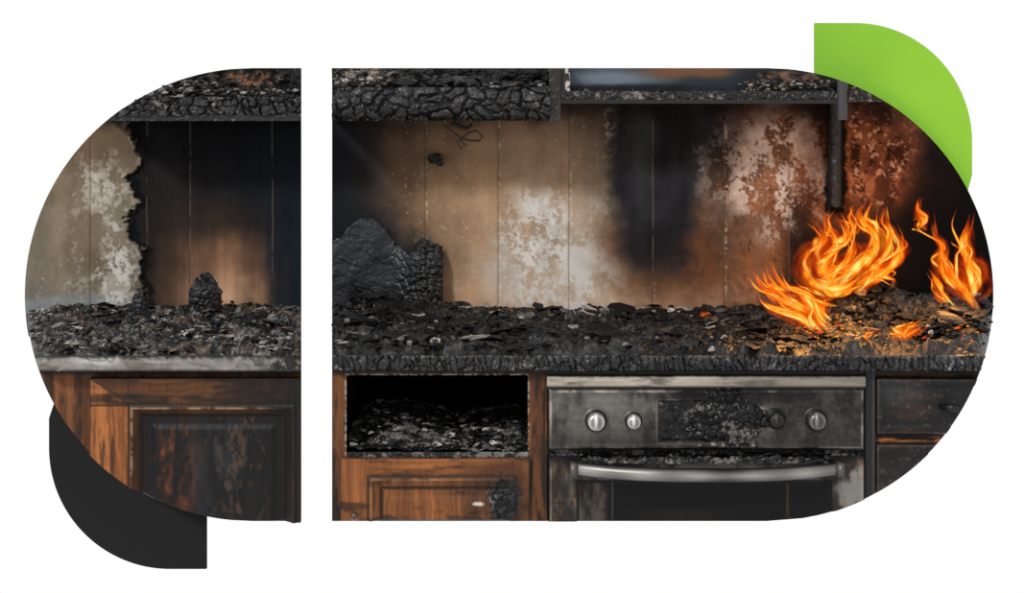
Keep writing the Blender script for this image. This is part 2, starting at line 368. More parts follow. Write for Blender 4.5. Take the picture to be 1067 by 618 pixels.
hp=np.array([(340,254),(352,246),(372,230),(386,226),(402,240),(412,256),(427,262),(440,248),(456,250),(468,270),(475,290),(470,312),(463,336)])
def lump_keep(X,Y):
    t=np.interp(X,hp[:,0],hp[:,1])+7*(fbm(X,Y,8,seed=140)-.5)
    r=np.interp(Y,[228,250,270,290,312,336],[392,458,469,475,470,464])+6*(fbm(X,Y,6,seed=141)-.5)
    return (Y>t)&(X<r)
def lump_h(X,Y):
    t=np.interp(X,hp[:,0],hp[:,1]); d=np.minimum(Y-t,(475-X)); k=ss(402,440,X)
    return .003+(.004+.022*k)*np.sqrt(np.clip(d/24,0,1))+(.12+.88*k)*char_h(X,Y,8,.009,142)+.004*fbm(X,Y,20,seed=144)
def lump_c(X,Y):
    c=char_col(X,Y,8,142,.86,14); k=1-ss(414,440,X+14*(fbm(X,Y,8)-.5))
    return sel(c,const(X,(25,29,35))*(1+.7*(fbm(X,Y,24,40,seed=146)-.5))[...,None],k*.9)
mb=MB(); relief(mb,'R',346,478,222,338,.5,lump_h,lump_c,0,1.,lump_keep); mb.obj('charred_board_remnant',M_char)
def st_keep(X,Y):
    w=18*np.sqrt(np.clip((Y-284)/20,0,1)); return (np.abs(X-213-2*(fbm(X,Y,5)-.5))<w+1.5*(fbm(X,Y,3,seed=4)-.5))&(Y>284)
mb=MB(); relief(mb,'L',192,234,283,346,.40,lambda X,Y:.035*np.sqrt(np.clip(1-((X-213)/19)**2,0,1))*ss(282,304,Y)+char_h(X,Y,8,.006,150),
   lambda X,Y:char_col(X,Y,8,150,.62,22),0,1.,st_keep); mb.obj('charcoal_stump',M_char)
mb=MB(); relief(mb,'L',134,156,304,346,.42,lambda X,Y:.02*np.sqrt(np.clip(1-((X-145)/10)**2,0,1))+char_h(X,Y,5,.004,155),(30,32,34),0,1.,
   lambda X,Y:(np.abs(X-145)<9*np.sqrt(np.clip((Y-304)/8,0,1)))); mb.obj('charcoal_stump',M_char)
# ---------------- upper shelves
SD=.32
def shelf_rubble(mb,n,pxr,pyr,y0,y1,ash,brown,rr=(.003,.010)):
    for k in range(n):
        px=random.uniform(*pxr);py=random.uniform(*pyr);y=random.uniform(y0,y1)
        x,_,z=W(px,py,y); chunk(mb,x,y,z,rr[0]+(rr[1]-rr[0])*random.random()**1.6,(1.5,1,.7),rcol(ash,brown))
us=empty('burnt_wall_cabinet')
mb=MB()
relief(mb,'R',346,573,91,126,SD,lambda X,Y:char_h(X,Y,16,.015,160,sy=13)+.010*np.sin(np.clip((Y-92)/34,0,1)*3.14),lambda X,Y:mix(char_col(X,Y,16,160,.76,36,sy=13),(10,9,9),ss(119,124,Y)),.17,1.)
relief(mb,'R',572,584,71,128,SD-.01,lambda X,Y:.002*fbm(X,Y,4),lambda X,Y:const(X,(38,33,30))*(1+.6*(fbm(X,Y,3,30,seed=161)-.5))[...,None],.18,1.)
mb.obj('charred_shelf_beam',M_char,us)
mb=MB()
relief(mb,'R',346,573,71,96,.44,lambda X,Y:.02*fbm(X,Y,14,seed=162),lambda X,Y:mix(char_col(X,Y,10,163,.7,12),(178,150,122),blob(X,Y,380,79,40,9,.6,1.,8)*ss(.35,.6,fbm(X,Y,4,seed=164))*.8),.05,1.)
shelf_rubble(mb,200,(348,570),(86,95),SD,.42,.2,.05)
shelf_rubble(mb,50,(420,500),(76,92),SD+.01,.42,.12,.03,(.007,.019))
shelf_rubble(mb,160,(348,412),(74,90),SD+.01,.42,.65,.22,(.002,.008))
mb.obj('shelf_debris',M_ash,us,False)
us2=empty('burnt_wall_cabinet')
mb=MB()
relief(mb,'L',20,314,101,121,SD,lambda X,Y:char_h(X,Y,12,.011,170,sy=9),lambda X,Y:char_col(X,Y,12,170,.64,20,sy=9),.17,1.)
relief(mb,'L',20,314,120,126,SD-.01,lambda X,Y:.002*fbm(X,Y,4),lambda X,Y:const(X,(28,26,26)),.18,1.)
mb.obj('charred_shelf_beam',M_char,us2)
mb=MB()
relief(mb,'L',20,314,71,104,.44,lambda X,Y:.02*fbm(X,Y,14,seed=172),lambda X,Y:mix(char_col(X,Y,10,173,.66,12),(156,114,82),blob(X,Y,262,82,22,11,.5,1.,8)*ss(.3,.5,fbm(X,Y,4,seed=174))*.85),.05,1.)
shelf_rubble(mb,420,(110,312),(93,106),SD,.42,.32,.04,(.002,.008))
shelf_rubble(mb,60,(150,250),(84,100),SD+.01,.42,.35,.05,(.005,.013))
mb.obj('shelf_debris',M_ash,us2,False)
us3=empty('burnt_glass_cabinet')
def glass_c(X,Y):
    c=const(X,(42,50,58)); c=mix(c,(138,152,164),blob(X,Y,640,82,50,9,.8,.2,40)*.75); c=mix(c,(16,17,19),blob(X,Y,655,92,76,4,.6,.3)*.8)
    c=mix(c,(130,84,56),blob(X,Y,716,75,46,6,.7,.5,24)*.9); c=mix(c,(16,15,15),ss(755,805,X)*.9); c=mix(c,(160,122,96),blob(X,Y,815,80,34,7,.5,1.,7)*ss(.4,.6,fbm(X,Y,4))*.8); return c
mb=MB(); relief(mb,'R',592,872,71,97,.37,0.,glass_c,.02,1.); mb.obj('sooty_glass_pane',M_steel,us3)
mb=MB()
relief(mb,'R',584,873,95,105,SD,lambda X,Y:char_h(X,Y,7,.005,180),lambda X,Y:char_col(X,Y,7,180,.56,20),.17,1.)
relief(mb,'R',584,873,104,108,SD-.01,0.,(24,22,22),.18,1.)
relief(mb,'R',584,594,71,96,SD,0.,lambda X,Y:mix(const(X,(40,36,34)),(190,185,175),ss(.4,.65,fbm(X,Y,4))*(X>589)),.16,1.)
relief(mb,'R',873,884,80,125,SD-.01,lambda X,Y:.01*np.sqrt(np.clip(1-((X-878.5)/5.5)**2,0,1)),(58,58,60),.03,1.)
relief(mb,'R',884,960,94,106,SD,lambda X,Y:char_h(X,Y,7,.005,181),lambda X,Y:char_col(X,Y,7,181,.6,18),.17,1.)
mb.obj('charred_frame',M_char,us3)
mb=MB(); shelf_rubble(mb,200,(770,868),(84,96),SD,.36,.3,.15,(.0015,.005)); shelf_rubble(mb,60,(600,760),(93,96),SD,.36,.2,.05,(.0012,.003)); shelf_rubble(mb,60,(888,930),(88,97),SD,.36,.3,.15,(.0015,.005)); mb.obj('shelf_debris',M_ash,us3,False)
mb=MB()
relief(mb,'R',864,878,108,216,.47,lambda X,Y:.018*np.sqrt(np.clip(1-((X-871)/7)**2,0,1))+.003*fbm(X,Y,6),lambda X,Y:const(X,(16,14,14))*(1+.8*(fbm(X,Y,4,12,seed=190)-.5))[...,None],.02,1.)
mb.obj('burnt_vent_pipe',M_char)
def tube(mb,pts,r,col,seg=8):
    pts=np.array(pts,float); n=len(pts); V=[]
    for i in range(n):
        t=pts[min(i+1,n-1)]-pts[max(i-1,0)]; t/=np.linalg.norm(t)+1e-9
        u=np.cross(t,(0,1,0.1)); u/=np.linalg.norm(u)+1e-9; v=np.cross(t,u)
        rr=r[i] if hasattr(r,'__len__') else r
        for k in range(seg):
            a=2*math.pi*k/seg; V.append(pts[i]+rr*(math.cos(a)*u+math.sin(a)*v))
    fs=[[i*seg+k,i*seg+(k+1)%seg,(i+1)*seg+(k+1)%seg,(i+1)*seg+k] for i in range(n-1) for k in range(seg)]
    mb.add(np.array(V),fs,np.array(col,float))
mb=MB()
tube(mb,[W(a,b,.46) for a,b in[(462,130),(470,136),(478,142),(485,152),(480,155),(477,148),(488,138),(497,136),(503,142),(499,147),(488,146),(478,143)]],.0022,(60,52,45))
tube(mb,[W(a,b,.46) for a,b in[(470,128),(478,131),(486,134),(492,130)]],.004,(30,27,26))
mb.obj('bent_wire_hook',M_char)
mb=MB(); x,_,z=W(453,165,.485); chunk(mb,x,.485,z,.016,(1.1,1,1),(22,20,20)); x,_,z=W(459,169,.48); chunk(mb,x,.48,z,.009,(1.1,1,1),(16,15,15)); mb.obj('burnt_wall_socket',M_char,None,False)

# ---------------- base units
def wood(X,Y,vert=True,seed=0,tone=1.):
    w=8*(fbm(X,Y,60,seed=seed+5)-.5)
    g=fbm(X+w,Y,2.6,90,seed=seed) if vert else fbm(X,Y+w,90,2.6,seed=seed)
    g2=fbm(X+w,Y,12,200,seed=seed+1) if vert else fbm(X,Y+w,200,12,seed=seed+1)
    t=(.45*g+.55*g2)[...,None]
    return (np.array((86,46,22.))*(1-t)+np.array((180,112,60.))*t)*tone
def rectd(X,Y,r): return np.minimum(np.minimum(X-r[0],r[2]-X),np.minimum(Y-r[1],r[3]-Y))
def door_h(X,Y,r):
    d=rectd(X,Y,r)
    h=np.where(d<0,.020,0); h=np.where((d>=0)&(d<4),.023,h); h=np.where((d>=4)&(d<14),.020-.016*(d-4)/10,h)
    h=np.where(d>=14,.004+.004*ss(20,28,d),h); return h
cab=empty('wooden_base_cabinet')
def frameL(X,Y):
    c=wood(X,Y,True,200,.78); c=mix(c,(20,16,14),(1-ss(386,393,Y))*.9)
    c=mix(c,(24,18,15),ss(.45,.85,fbm(X,Y,10,60,seed=203))*.6); c=mix(c,(30,18,12),box(X,Y,46,386,56,470,4)*.7); return c
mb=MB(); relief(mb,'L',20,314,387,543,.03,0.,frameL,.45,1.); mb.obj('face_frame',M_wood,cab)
rL=(136,421,309,640)
def doorL(X,Y):
    vert=((X<136)&((Y-393)>(X-95)*.65))|(X>309)
    c=sel(wood(X,Y,False,210,.66),wood(X,Y,True,211,1.1),vert*1.)
    mit=np.exp(-(((Y-393)-(X-95)*.65)/1.2)**2)*(X<138); c=mix(c,(40,22,14),mit*.6)
    d=rectd(X,Y,rL)
    inn=wood(X,Y,True,212,.6); c=sel(c,inn,(d>0)*1.)
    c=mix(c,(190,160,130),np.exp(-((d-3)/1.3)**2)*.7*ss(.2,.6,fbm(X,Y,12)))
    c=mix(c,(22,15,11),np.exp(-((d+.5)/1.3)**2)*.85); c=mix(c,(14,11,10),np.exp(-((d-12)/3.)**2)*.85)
    pan=ss(13,16,d)
    k=fbm(X,Y,12,60,seed=215); n5=fbm(X,Y,5,9,seed=218)
    pc=const(X,(16,14,14))*(1+.6*(fbm(X,Y,4,60,seed=219)-.5))[...,None]
    br=blob(X,Y,178,500,24,56,.7,.7,24,221); pc=mix(pc,(84,42,22),br*ss(.4,.7,k*.6+n5*.4)*.8); pc=mix(pc,(132,74,42),br*ss(.68,.8,k*.5+n5*.5)*.5)
    pc=mix(pc,(36,43,52),blob(X,Y,228,478,26,66,.6,.7,22)*.6*ss(.3,.6,n5*.4+k*.6))
    pc=mix(pc,(96,70,50),ss(.60,.72,n5*.5+fbm(X,Y,10,80,seed=216)*.5)*.6*ss(190,250,X)*(1-ss(272,290,X)))
    c=sel(c,pc,pan*.98)
    c=mix(c,(16,12,10),ss(.3,.8,fbm(X,Y,60,14,seed=217))*.7*(Y<422)); c=mix(c,(15,12,12),ss(240,312,X+30*(fbm(X,Y,14)-.5))*.85)
    c=mix(c,(34,20,13),ss(.5,.85,fbm(X,Y,7,60,seed=228))*.6*(X<136))
    c=mix(c,(12,10,9),1-ss(0,1.5,np.minimum(X-95,Y-393))); return c
mb=MB(); relief(mb,'L',95,314,393,543,.024,lambda X,Y:door_h(X,Y,rL)+.0006*fbm(X,Y,3,40),doorL,.006,1.); mb.obj('panel_door',M_wood,cab)

cab2=empty('wooden_base_cabinet')
def fr2(X,Y):
    c=wood(X,Y,True,220,.76); c=mix(c,(150,62,26),box(X,Y,553,387,568,410,6)*.3)
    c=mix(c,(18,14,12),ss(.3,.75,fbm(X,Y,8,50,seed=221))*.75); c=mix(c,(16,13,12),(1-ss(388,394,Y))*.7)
    nr=np.abs(rectd(X,Y,(361,391,550,474))); c=mix(c,(160,154,148),np.exp(-(nr/1.8)**2)*ss(.42,.62,fbm(X,Y,3,seed=222)))
    return c
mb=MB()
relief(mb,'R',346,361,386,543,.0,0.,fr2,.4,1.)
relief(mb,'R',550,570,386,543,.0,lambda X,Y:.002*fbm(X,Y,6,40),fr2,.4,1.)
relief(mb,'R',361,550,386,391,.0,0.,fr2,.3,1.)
relief(mb,'R',361,550,471,480,.0,lambda X,Y:char_h(X,Y,5,.003,223),lambda X,Y:mix(char_col(X,Y,5,223,.5,26),(90,52,28),ss(475,478,Y)*.8),.38,1.)
relief(mb,'R',361,550,478,543,.01,0.,(18,15,13),.02,4.)
mb.obj('face_frame',M_wood,cab2)
mb=MB()
def bx(mb,p0,p1,col):
    x0,y0,z0=p0;x1,y1,z1=p1
    V=[(x0,y0,z0),(x1,y0,z0),(x1,y1,z0),(x0,y1,z0),(x0,y0,z1),(x1,y0,z1),(x1,y1,z1),(x0,y1,z1)]
    mb.add(np.array(V),[[0,3,2,1],[4,5,6,7],[0,1,5,4],[1,2,6,5],[2,3,7,6],[3,0,4,7]],np.array(col,float))
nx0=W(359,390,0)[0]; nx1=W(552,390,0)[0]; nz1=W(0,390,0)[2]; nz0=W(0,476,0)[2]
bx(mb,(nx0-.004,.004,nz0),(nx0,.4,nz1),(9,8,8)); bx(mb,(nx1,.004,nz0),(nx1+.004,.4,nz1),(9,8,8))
bx(mb,(nx0,.40,nz0),(nx1,.41,nz1),(6,6,6)); bx(mb,(nx0,.004,nz1-.002),(nx1,.4,nz1),(7,6,6)); bx(mb,(nx0,.004,nz0-.008),(nx1,.4,nz0),(9,8,8))  # near-black boards: charring, with the shade inside the niche put into the colour
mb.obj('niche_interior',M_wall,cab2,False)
mb=MB()
gx=np.linspace(nx0+.002,nx1-.002,190); gy=np.linspace(.005,.34,90); GX,GY=np.meshgrid(gx,gy); GU=(GX-nx0)/(nx1-nx0)
def nh(u,y): return (.030*np.exp(-((u-.15)/.32)**2)+.014*np.exp(-((u-.9)/.15)**2)+.006)*np.clip(y/.12,.25,1)
GH=nh(GU,GY)+.010*fbm(GX*555,GY*555,18,seed=501)+.004*fbm(GX*555,GY*555,5,seed=502)
gc=char_col(GX*555,GY*555,9,503,.46,16)
mb.add(np.stack([GX,GY,nz0+GH],-1).reshape(-1,3),[q[::-1] for q in quads(90,190).tolist()],gc.reshape(-1,3))
for k in range(900):
    u=random.random(); x=nx0+.008+(nx1-nx0-.016)*u; y=random.uniform(.01,.33)
    chunk(mb,x,y,nz0+.008+float(nh(u,y))+.008*random.random(),.0012+.0065*random.random()**2.4,(1.5,1,.6),rcol(.36,.0))
mb.obj('ash_heap',M_ash,cab2,False)
rD=(384,497,537,640)
def doorR(X,Y):
    d=rectd(X,Y,rD)
    c=sel(wood(X,Y,False,230,1.),wood(X,Y,True,231,1.02),(((X<384)|(X>537))*1.))
    c=sel(c,wood(X,Y,True,232,.9),(d>0)*1.)
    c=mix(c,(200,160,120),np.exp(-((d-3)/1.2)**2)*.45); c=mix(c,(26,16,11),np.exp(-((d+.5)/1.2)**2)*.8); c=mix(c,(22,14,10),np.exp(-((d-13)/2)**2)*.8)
    c=mix(c,(30,18,12),ss(.45,.85,fbm(X,Y,40,16,seed=233))*.6); c=mix(c,(26,17,12),blob(X,Y,528,520,44,40,.8,.5,18,238)*.6)
    b=blob(X,Y,525,522,16,26,.15,.6,9,235); c=sel(c,char_col(X,Y,7,236,.66,22),b*.96)
    c=mix(c,(220,215,205),blob(X,Y,498,527,6,2.5,.3,.8,5)*.9)
    c=mix(c,(16,13,11),1-ss(0,1.6,np.minimum(np.minimum(X-354,552-X),Y-477)))
    return c
mb=MB(); relief(mb,'R',354,552,478,543,.006,lambda X,Y:door_h(X,Y,rD)*.8*(1-.5*blob(X,Y,525,522,16,26,.3,.6,9,235))+blob(X,Y,525,522,16,26,.3,.6,9,235)*(.002+char_h(X,Y,7,.005,236)),doorR,.004,1.); mb.obj('panel_door',M_wood,cab2)

def lathe(mb,px,py,y,prof,col,seg=32,shades=None):
    x,_,z=W(px,py,y); V=[];C=[]
    for k,(r,o) in enumerate(prof):
        for a in range(seg):
            t=2*math.pi*a/seg; V.append((x+r*math.cos(t),y-o,z+r*math.sin(t)))
            C.append(np.array(col if shades is None else shades[k],float))
    n=len(prof); fs=[[i*seg+a,i*seg+(a+1)%seg,(i+1)*seg+(a+1)%seg,(i+1)*seg+a] for i in range(n-1) for a in range(seg)]
    V.append((x,y-prof[-1][1],z)); C.append(np.array(col if shades is None else shades[-1],float))
    mb.add(np.array(V),fs,np.array(C))
    mb.f+=[[mb.n-len(V)+(n-1)*seg+a,mb.n-len(V)+(n-1)*seg+(a+1)%seg,mb.n-1] for a in range(seg)]
mb=MB(); lathe(mb,370,536,-.010,[(.004,0),(.003,.006),(.006,.010),(.007,.014),(.005,.018)],(90,80,72),16); mb.obj('door_knob',M_steel,cab2)

# ---------------- oven
ov=empty('built_in_oven')
def brushed(X,Y,base,seed): return np.array(base,float)*(1+.12*(fbm(X,Y,90,2,seed=seed)-.5)+.22*(fbm(X,Y,60,30,seed=seed+1)-.5))[...,None]
def strip_c(X,Y):
    c=brushed(X,Y,(182,172,159),300); c=mix(c,(70,62,56),ss(.5,.95,fbm(X,Y,40,10,seed=302))*.7); c=mix(c,(90,82,74),ss(720,780,X)*.35); c=mix(c,(20,18,17),1-ss(391,393,Y)); c=mix(c,(60,54,48),ss(401,404,Y)); return c
mb=MB(); relief(mb,'R',570,902,387,404,-.005,lambda X,Y:.006*ss(391,393,Y),strip_c,.3,1.); mb.obj('top_trim_strip',M_steel,ov)
def cp_c(X,Y):
    c=brushed(X,Y,(92,87,82),310)
    c=sel(c,brushed(X,Y,(62,57,54),312),ss(720,900,X)); c=mix(c,(150,145,138),blob(X,Y,625,420,50,16,.9,.2,40)*.45)
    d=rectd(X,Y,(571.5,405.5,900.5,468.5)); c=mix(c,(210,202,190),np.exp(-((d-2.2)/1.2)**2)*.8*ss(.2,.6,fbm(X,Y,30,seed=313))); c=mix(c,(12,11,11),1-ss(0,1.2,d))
    c=mix(c,(30,26,24),ss(.4,.85,fbm(X,Y,24,60,seed=314))*.65)
    dr=rectd(X,Y,(685,417,772,462)); dd=ss(0,1.5,dr); disp=mix(char_col(X,Y,11,316,.66,14),(18,17,18),ss(0,1,(np.abs(Y-424)<7)*1.)*.3)
    c=mix(c,(140,134,126),np.exp(-(dr/1.3)**2)*.5); c=sel(c,disp,dd)
    b=blob(X,Y,762,438,36,26,.15,.8,12,317); c=sel(c,char_col(X,Y,9,318,.62,14),b*.97)
    c=mix(c,(200,194,186),np.exp(-((b-.4)/.3)**2)*.6*ss(.45,.65,fbm(X,Y,4,seed=319)))
    c=mix(c,(16,14,14),blob(X,Y,755,412,70,9,.5,.6,9,320)*.9)
    c=mix(c,(24,21,19),ss(445,468,Y)*.4)
    return c
def cp_h(X,Y):
    d=rectd(X,Y,(571.5,405.5,900.5,468.5)); h=.004*ss(0,2,d)-.002*ss(4,6,d)
    dr=rectd(X,Y,(685,417,772,462)); h-=.003*ss(0,2,dr); h+=.5*ss(2,6,dr)*char_h(X,Y,11,.004,316); h+=blob(X,Y,762,438,36,26,.25,.8,12,317)*(.001+char_h(X,Y,9,.005,318)); return h
mb=MB(); relief(mb,'R',571,901,404,469,-.008,cp_h,cp_c,.35,1.); mb.obj('control_panel',M_steel,ov)
def knob(px,py,R,br):
    mb=MB(); s=br
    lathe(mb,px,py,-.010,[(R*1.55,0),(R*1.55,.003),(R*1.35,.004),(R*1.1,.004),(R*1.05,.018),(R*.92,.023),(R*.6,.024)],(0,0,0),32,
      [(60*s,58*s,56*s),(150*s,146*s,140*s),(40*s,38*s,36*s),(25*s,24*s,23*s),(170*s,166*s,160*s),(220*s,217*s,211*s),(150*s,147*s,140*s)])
    x,_,z=W(px,py,-.03); bx(mb,(x-.0035,-.044,z-R*.9),(x+.0035,-.030,z+R*.9),(230*s,227*s,221*s))
    return mb.obj('control_knob',M_steel,ov)
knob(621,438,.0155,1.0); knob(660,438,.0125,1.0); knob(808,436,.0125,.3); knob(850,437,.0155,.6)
def od_c(X,Y):
    c=brushed(X,Y,(102,98,93),330)
    c=mix(c,(176,171,164),ss(868,880,X)*.5); c=mix(c,(120,84,54),ss(.5,.85,fbm(X,Y,10,20,seed=331))*.7*((X<606)|(X>868)))
    c=mix(c,(26,22,20),ss(.4,.85,fbm(X,Y,18,30,seed=332))*.75)
    dw=rectd(X,Y,(600,499,868,700)); c=mix(c,(8,7,7),ss(0,2,dw))
    pane=box(X,Y,603,503,634,560,2); c=sel(c,mix(brushed(X,Y,(74,66,58),333),(20,17,16),ss(.3,.7,fbm(X,Y,12,30,seed=334))*.85),pane)
    c=mix(c,(110,72,44),np.exp(-((X-821)/.9)**2)*.8*(Y>505)); c=mix(c,(150,146,138),np.exp(-((X-638)/1.)**2)*.5*(Y>503))
    c=mix(c,(30,24,21),blob(X,Y,710,538,50,7,.6,.6,12)*.8)
    c=mix(c,(10,9,9),1-ss(474,484,Y+5*(fbm(X,Y,7)-.5)))
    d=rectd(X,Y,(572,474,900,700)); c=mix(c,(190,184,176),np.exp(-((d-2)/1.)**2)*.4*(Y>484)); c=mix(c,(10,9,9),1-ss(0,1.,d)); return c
def od_h(X,Y):
    return -.004*ss(0,3,rectd(X,Y,(636,501,866,700)))-.004*ss(0,2,rectd(X,Y,(600,499,868,700)))+.006
mb=MB(); relief(mb,'R',571.5,900.5,474,543,-.004,od_h,od_c,.35,1.); mb.obj('oven_door',M_steel,ov)
mb=MB(); relief(mb,'R',571,901,468,477,.01,lambda X,Y:char_h(X,Y,6,.004,335),lambda X,Y:char_col(X,Y,6,335,.6,12),.3,1.)
relief(mb,'R',606,864,472,483,-.018,lambda X,Y:char_h(X,Y,8,.006,336),lambda X,Y:char_col(X,Y,8,336,.6,18),.02,1.,lambda X,Y:(Y>475+5*(fbm(X,Y,6)-.4))); mb.obj('charred_seal',M_char,ov)
mb=MB(); n=90; V=[];C=[]
for i in range(n):
    t=i/(n-1)*2-1; px=735+t*138; yb=-.02-.052*(1-abs(t)**2.6)
    x=W(px,0,0)[0]; zt=W(0,481,-.01)[2]
    sh=1+.12*math.sin(i*.35)
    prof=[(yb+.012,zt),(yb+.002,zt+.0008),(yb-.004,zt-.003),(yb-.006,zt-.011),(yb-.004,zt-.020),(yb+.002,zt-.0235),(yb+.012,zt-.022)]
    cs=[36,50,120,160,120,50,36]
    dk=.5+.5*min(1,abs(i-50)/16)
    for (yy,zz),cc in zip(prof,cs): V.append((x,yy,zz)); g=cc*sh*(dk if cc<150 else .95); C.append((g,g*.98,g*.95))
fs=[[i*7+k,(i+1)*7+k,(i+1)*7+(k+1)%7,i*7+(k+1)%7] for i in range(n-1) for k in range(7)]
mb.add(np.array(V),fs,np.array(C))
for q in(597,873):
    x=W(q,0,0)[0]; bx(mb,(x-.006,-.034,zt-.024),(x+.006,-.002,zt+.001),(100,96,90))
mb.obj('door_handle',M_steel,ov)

# ---------------- right drawers
dr=empty('drawer_cabinet')
mb=MB(); relief(mb,'R',902,912,386,543,-.004,lambda X,Y:.001*fbm(X,Y,4),lambda X,Y:mix(const(X,(34,32,32)),(80,74,70),np.exp(-((X-910)/1.)**2)*.7),.4,1.)
def fr3(X,Y): return mix(mix(const(X,(14,12,12)),(190,112,60),box(X,Y,912,455,1040,461,2)*.9*ss(.1,.6,fbm(X,Y,30,4,seed=400))),(110,58,32),box(X,Y,912,386,1040,393,2)*.6*ss(.3,.7,fbm(X,Y,24,4,seed=401)))
relief(mb,'R',912,1040,386,543,.012,0.,fr3,.4,1.); mb.obj('face_frame',M_wood,dr)
def drc(s,y0,y1):
    def f(X,Y):
        c=const(X,(27,25,25))*(1+.5*(fbm(X,Y,60,10,seed=s)-.5))[...,None]; c=mix(c,(84,54,38),ss(.5,.95,fbm(X,Y,50,14,seed=s+1))*.4); c=mix(c,(78,78,80),blob(X,Y,940,(y0+y1)/2-14,26,12,.8,.5,16)*.45)
        c=mix(c,(150,140,130),ss(.8,.9,fbm(X,Y,3,seed=s+4))*.3)
        d=rectd(X,Y,(913,y0,1100,y1)); c=mix(c,(100,88,78),np.exp(-((d-1.8)/1.)**2)*.5); c=mix(c,(8,8,8),1-ss(0,1.,d)); return c
    return f
mb=MB(); relief(mb,'R',913,1040,394,453,.0,lambda X,Y:.006*ss(0,2,rectd(X,Y,(913,394,1100,453)))-.003*ss(7,9,rectd(X,Y,(913,394,1100,453))),drc(410,394,453),.008,1.); mb.obj('drawer_front',M_wood,dr)
mb=MB(); relief(mb,'R',913,1040,463,543,.0,lambda X,Y:.006*ss(0,2,rectd(X,Y,(913,463,1100,600))),drc(420,463,600),.008,1.); mb.obj('drawer_front',M_wood,dr)
mb=MB(); pts=[W(981+18*t,424+2*t*t,-.004-.024*math.sin(min(1,t*1.6)*1.57)) for t in np.linspace(0,1,12)]; tube(mb,pts,.0065,(16,16,17),10); mb.obj('drawer_handle',M_char,dr)

# ---------------- flames
def ribbon(mb,pts,w,y,seed,hot=1.,amax=1.):
    P=np.array(pts,float); n=len(P); Q=[]
    Pe=np.vstack([2*P[0]-P[1],P,2*P[-1]-P[-2]])
    for i in range(n-1):
        p0,p1,p2,p3=Pe[i:i+4]
        for t in np.linspace(0,1,11)[:-1]:
            Q.append(.5*((2*p1)+(-p0+p2)*t+(2*p0-5*p1+4*p2-p3)*t*t+(-p0+3*p1-3*p2+p3)*t**3))
    Q.append(P[-1]); Q=np.array(Q); N=len(Q)
    T=np.gradient(Q,axis=0); T/=np.linalg.norm(T,axis=1)[:,None]+1e-9; Nn=np.stack([-T[:,1],T[:,0]],-1)
    u=np.linspace(0,1,N); m=21; v=np.linspace(-1,1,m)
    wid=w*np.minimum(1,(u*2.5+.4))*(1-u)**.7
    wl=wid*(.55+1.*vn(u*6,u*0+seed,seed))+.2; wr=wid*(.55+1.*vn(u*7,u*0+seed,seed+50))+.2
    ww=np.where(v[None,:]<0,wl[:,None],wr[:,None])
    PX=Q[:,0][:,None]+Nn[:,0][:,None]*ww*v; PY=Q[:,1][:,None]+Nn[:,1][:,None]*ww*v
    U=np.repeat(u[:,None],m,1);Vv=np.repeat(v[None,:],N,0)
    yy=y-.0011*wid[:,None]*(1-Vv**2)+.012*np.sin(U*5+seed)
    s=F/(CD+y); X=(PX-CX)/s; Z=CZ+(HY-PY)/s
    ns=.62*fbm(Vv*3+seed*3.1+1.5*np.sin(U*6+seed),U*7,1.5,4.,o=3,seed=seed)+.38*fbm(PX+seed*31,PY,7,11,o=3,seed=seed)
    core=1-np.abs(Vv)**1.3
    heat=np.clip(core*.75*(1.1-.6*U)*hot+1.05*(ns-.45),0,1)
    ks=[0,.25,.5,.75,1]; R=[170,228,250,255,255];G=[30,72,114,168,226];B=[4,8,14,40,120]
    al=amax*np.clip(core*1.7,0,1)**1.4*np.clip((1-U)*4,0,1)*np.clip(U*6+.05,0,1)*np.clip(.2+1.9*(ns-.22),0.0,1)
    C=np.stack([np.interp(heat,ks,R),np.interp(heat,ks,G),np.interp(heat,ks,B),al],-1)
    mb.add(np.stack([X,yy,Z],-1).reshape(-1,3),quads(N,m),C.reshape(-1,4))
def fire(name,tongues,y0,kids=2):
    mb=MB(); k=0
    for pts,w in tongues:
        ribbon(mb,pts,w*2.2,y0+.03+.01*(k%5),k+31,.35,.38)
        ribbon(mb,pts,w*1.1,y0+.01*(k%5),k+3); k+=1
        for j in range(kids):
            a=rng.randn(2)*3.5; q=[(px+a[0]+rng.randn()*3.5*(i/len(pts)+.3),py+a[1]+rng.randn()*3.) for i,(px,py) in enumerate(pts)]
            a0=random.randint(0,max(0,len(q)-4)); q=q[a0:]
            ribbon(mb,q,w*rng.uniform(.25,.65),y0-.02+.05*rng.rand(),k+3,1.1,.9); k+=1
    return mb.obj(name,M_fl)
fire('flame',[
 ([(868,306),(850,296),(842,280),(846,264),(858,252),(856,240),(844,228)],9),
 ([(880,306),(866,292),(858,276),(866,260),(878,250),(880,238),(870,224)],10),
 ([(872,300),(884,284),(902,272),(914,258),(912,244),(902,234),(896,222),(904,208)],10),
 ([(890,304),(906,292),(922,280),(936,266),(940,254),(930,242)],9),
 ([(896,288),(914,276),(926,260),(926,242),(918,230),(922,214)],7),
 ([(858,300),(868,284),(882,272),(890,258),(884,242)],9),
 ([(846,292),(856,298),(872,300),(888,294),(900,286)],9),
 ([(850,284),(862,284),(876,280),(892,272)],10),
 ([(850,276),(862,268),(870,256),(868,244),(860,234),(862,218)],6),
 ([(900,292),(916,288),(928,290),(934,296)],4),
 ([(886,250),(890,238),(886,226),(890,214)],4)],.24,3)
fire('flame',[
 ([(858,338),(842,322),(824,312),(806,306),(794,298),(784,284)],9),
 ([(862,334),(850,324),(836,306),(818,298),(808,288),(802,270)],7),
 ([(846,342),(836,330),(816,324),(802,320),(790,312)],7),
 ([(860,342),(852,332),(856,322),(864,314)],7),
 ([(828,322),(818,310),(800,296),(794,280)],5),
 ([(866,318),(850,312),(838,306),(832,298)],4)],.10,3)
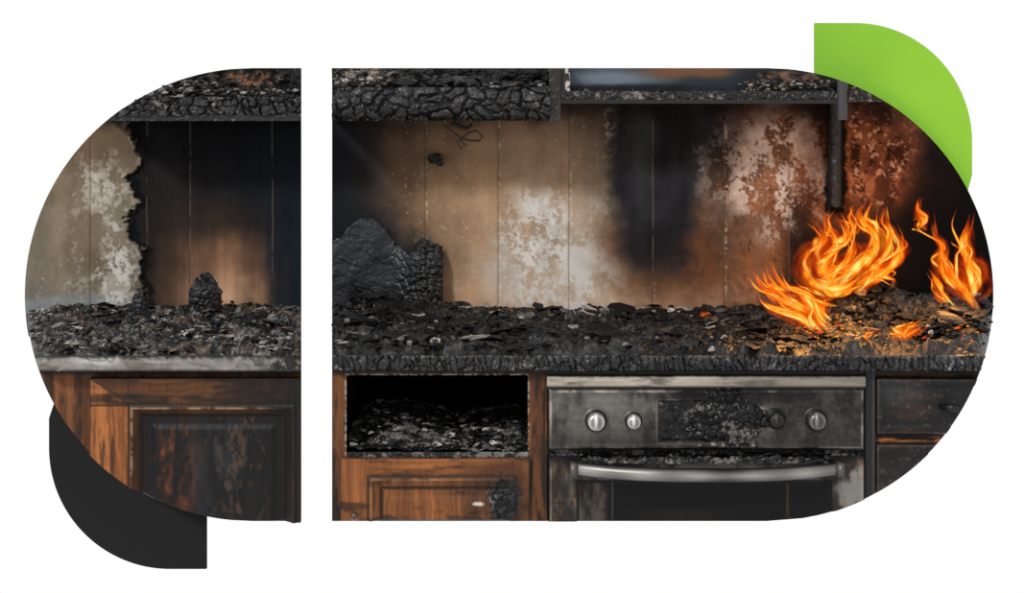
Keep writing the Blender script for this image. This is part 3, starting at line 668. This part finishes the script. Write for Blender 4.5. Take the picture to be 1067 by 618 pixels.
fire('flame',[
 ([(1020,326),(1012,314),(1002,298),(990,286),(980,270),(982,256),(974,244),(973,228)],8),
 ([(1012,312),(1018,296),(1016,280),(1006,268),(1004,254),(994,246)],8),
 ([(1014,308),(1012,290),(1010,272),(1006,258),(1008,242),(1010,222)],7),
 ([(990,314),(980,306),(976,294),(969,280)],6),
 ([(1006,312),(1000,296),(990,284),(984,272),(988,258)],7)],.22,3)
fire('flame',[([(958,238),(962,228),(956,218),(960,204)],5),([(954,232),(960,236),(966,240)],3)],.22,1)
fire('flame',[([(926,347),(938,350),(952,346),(966,340)],6),([(936,350),(946,342),(956,337)],5),([(898,350),(904,350),(912,346)],3)],.02,2)
fire('flame',[([(720,332),(732,334),(742,332),(752,329)],4),([(726,331),(736,328),(740,326)],3)],.36,1)

# ---------------- coloured display panels behind
def panel(name,pts,y,mat,col):
    mb=MB(); n=len(pts); A=np.array([W(a,b,y) for a,b in pts]); B=A.copy(); B[:,1]+=.01
    mb.v.append(np.vstack([A,B])); mb.c.append(np.hstack([np.tile(np.array(col,float),(2*n,1)),np.ones((2*n,1))]))
    mb.f=[list(range(n))[::-1],list(range(n,2*n))]+[[i,(i+1)%n,(i+1)%n+n,i+n] for i in range(n)]; mb.n=2*n
    return mb.obj(name,mat,None,False)
arc=lambda cx,cy,rx,ry,a0,a1,n=48:[(cx+rx*math.cos(math.radians(a0+(a1-a0)*i/n)),cy-ry*math.sin(math.radians(a0+(a1-a0)*i/n))) for i in range(n+1)]
panel('green_rounded_panel',[(849,24)]+arc(891,148,122,124,90,0)+[(1013,182),(1009,197),(990,230),(849,230)],.54,M_green,(139,196,64))
panel('dark_grey_rounded_panel',[(215,593)]+arc(177,467,126,126,270,180)+[(51,436),(57,418),(80,400),(215,400)],.54,M_dark,(42,42,42))

# ---------------- light, world, camera
w=bpy.data.worlds.new('World'); bpy.context.scene.world=w; w.use_nodes=True
w.node_tree.nodes['Background'].inputs[0].default_value=(1,1,1,1); w.node_tree.nodes['Background'].inputs[1].default_value=1.0
sd=bpy.data.lights.new('sun','SUN'); sd.energy=2.5; sd.angle=.12; so=bpy.data.objects.new('sun',sd); bpy.context.collection.objects.link(so)
from mathutils import Vector
so.rotation_euler=Vector((.5,.75,-.6)).to_track_quat('-Z','Y').to_euler()
for (px,py,y,e) in((885,270,.22,3.0),(825,312,.05,1.6),(1000,280,.15,2.0),(940,335,.0,.5)):
    l=bpy.data.lights.new('fire_light','POINT'); l.energy=e; l.color=(1,.42,.1); l.shadow_soft_size=.03
    o=bpy.data.objects.new('fire_light',l); o.location=W(px,py,y); bpy.context.collection.objects.link(o)
cd=bpy.data.cameras.new('camera'); cam=bpy.data.objects.new('camera',cd); bpy.context.collection.objects.link(cam)
cam.location=(0,-CD,CZ); cam.rotation_euler=(math.pi/2,0,0); cd.sensor_width=36; cd.lens=F*36/1067; cd.shift_y=-(309-HY)/1067
bpy.context.scene.camera=cam
sc=bpy.context.scene
sc.view_settings.view_transform='Standard'; sc.view_settings.look='None'
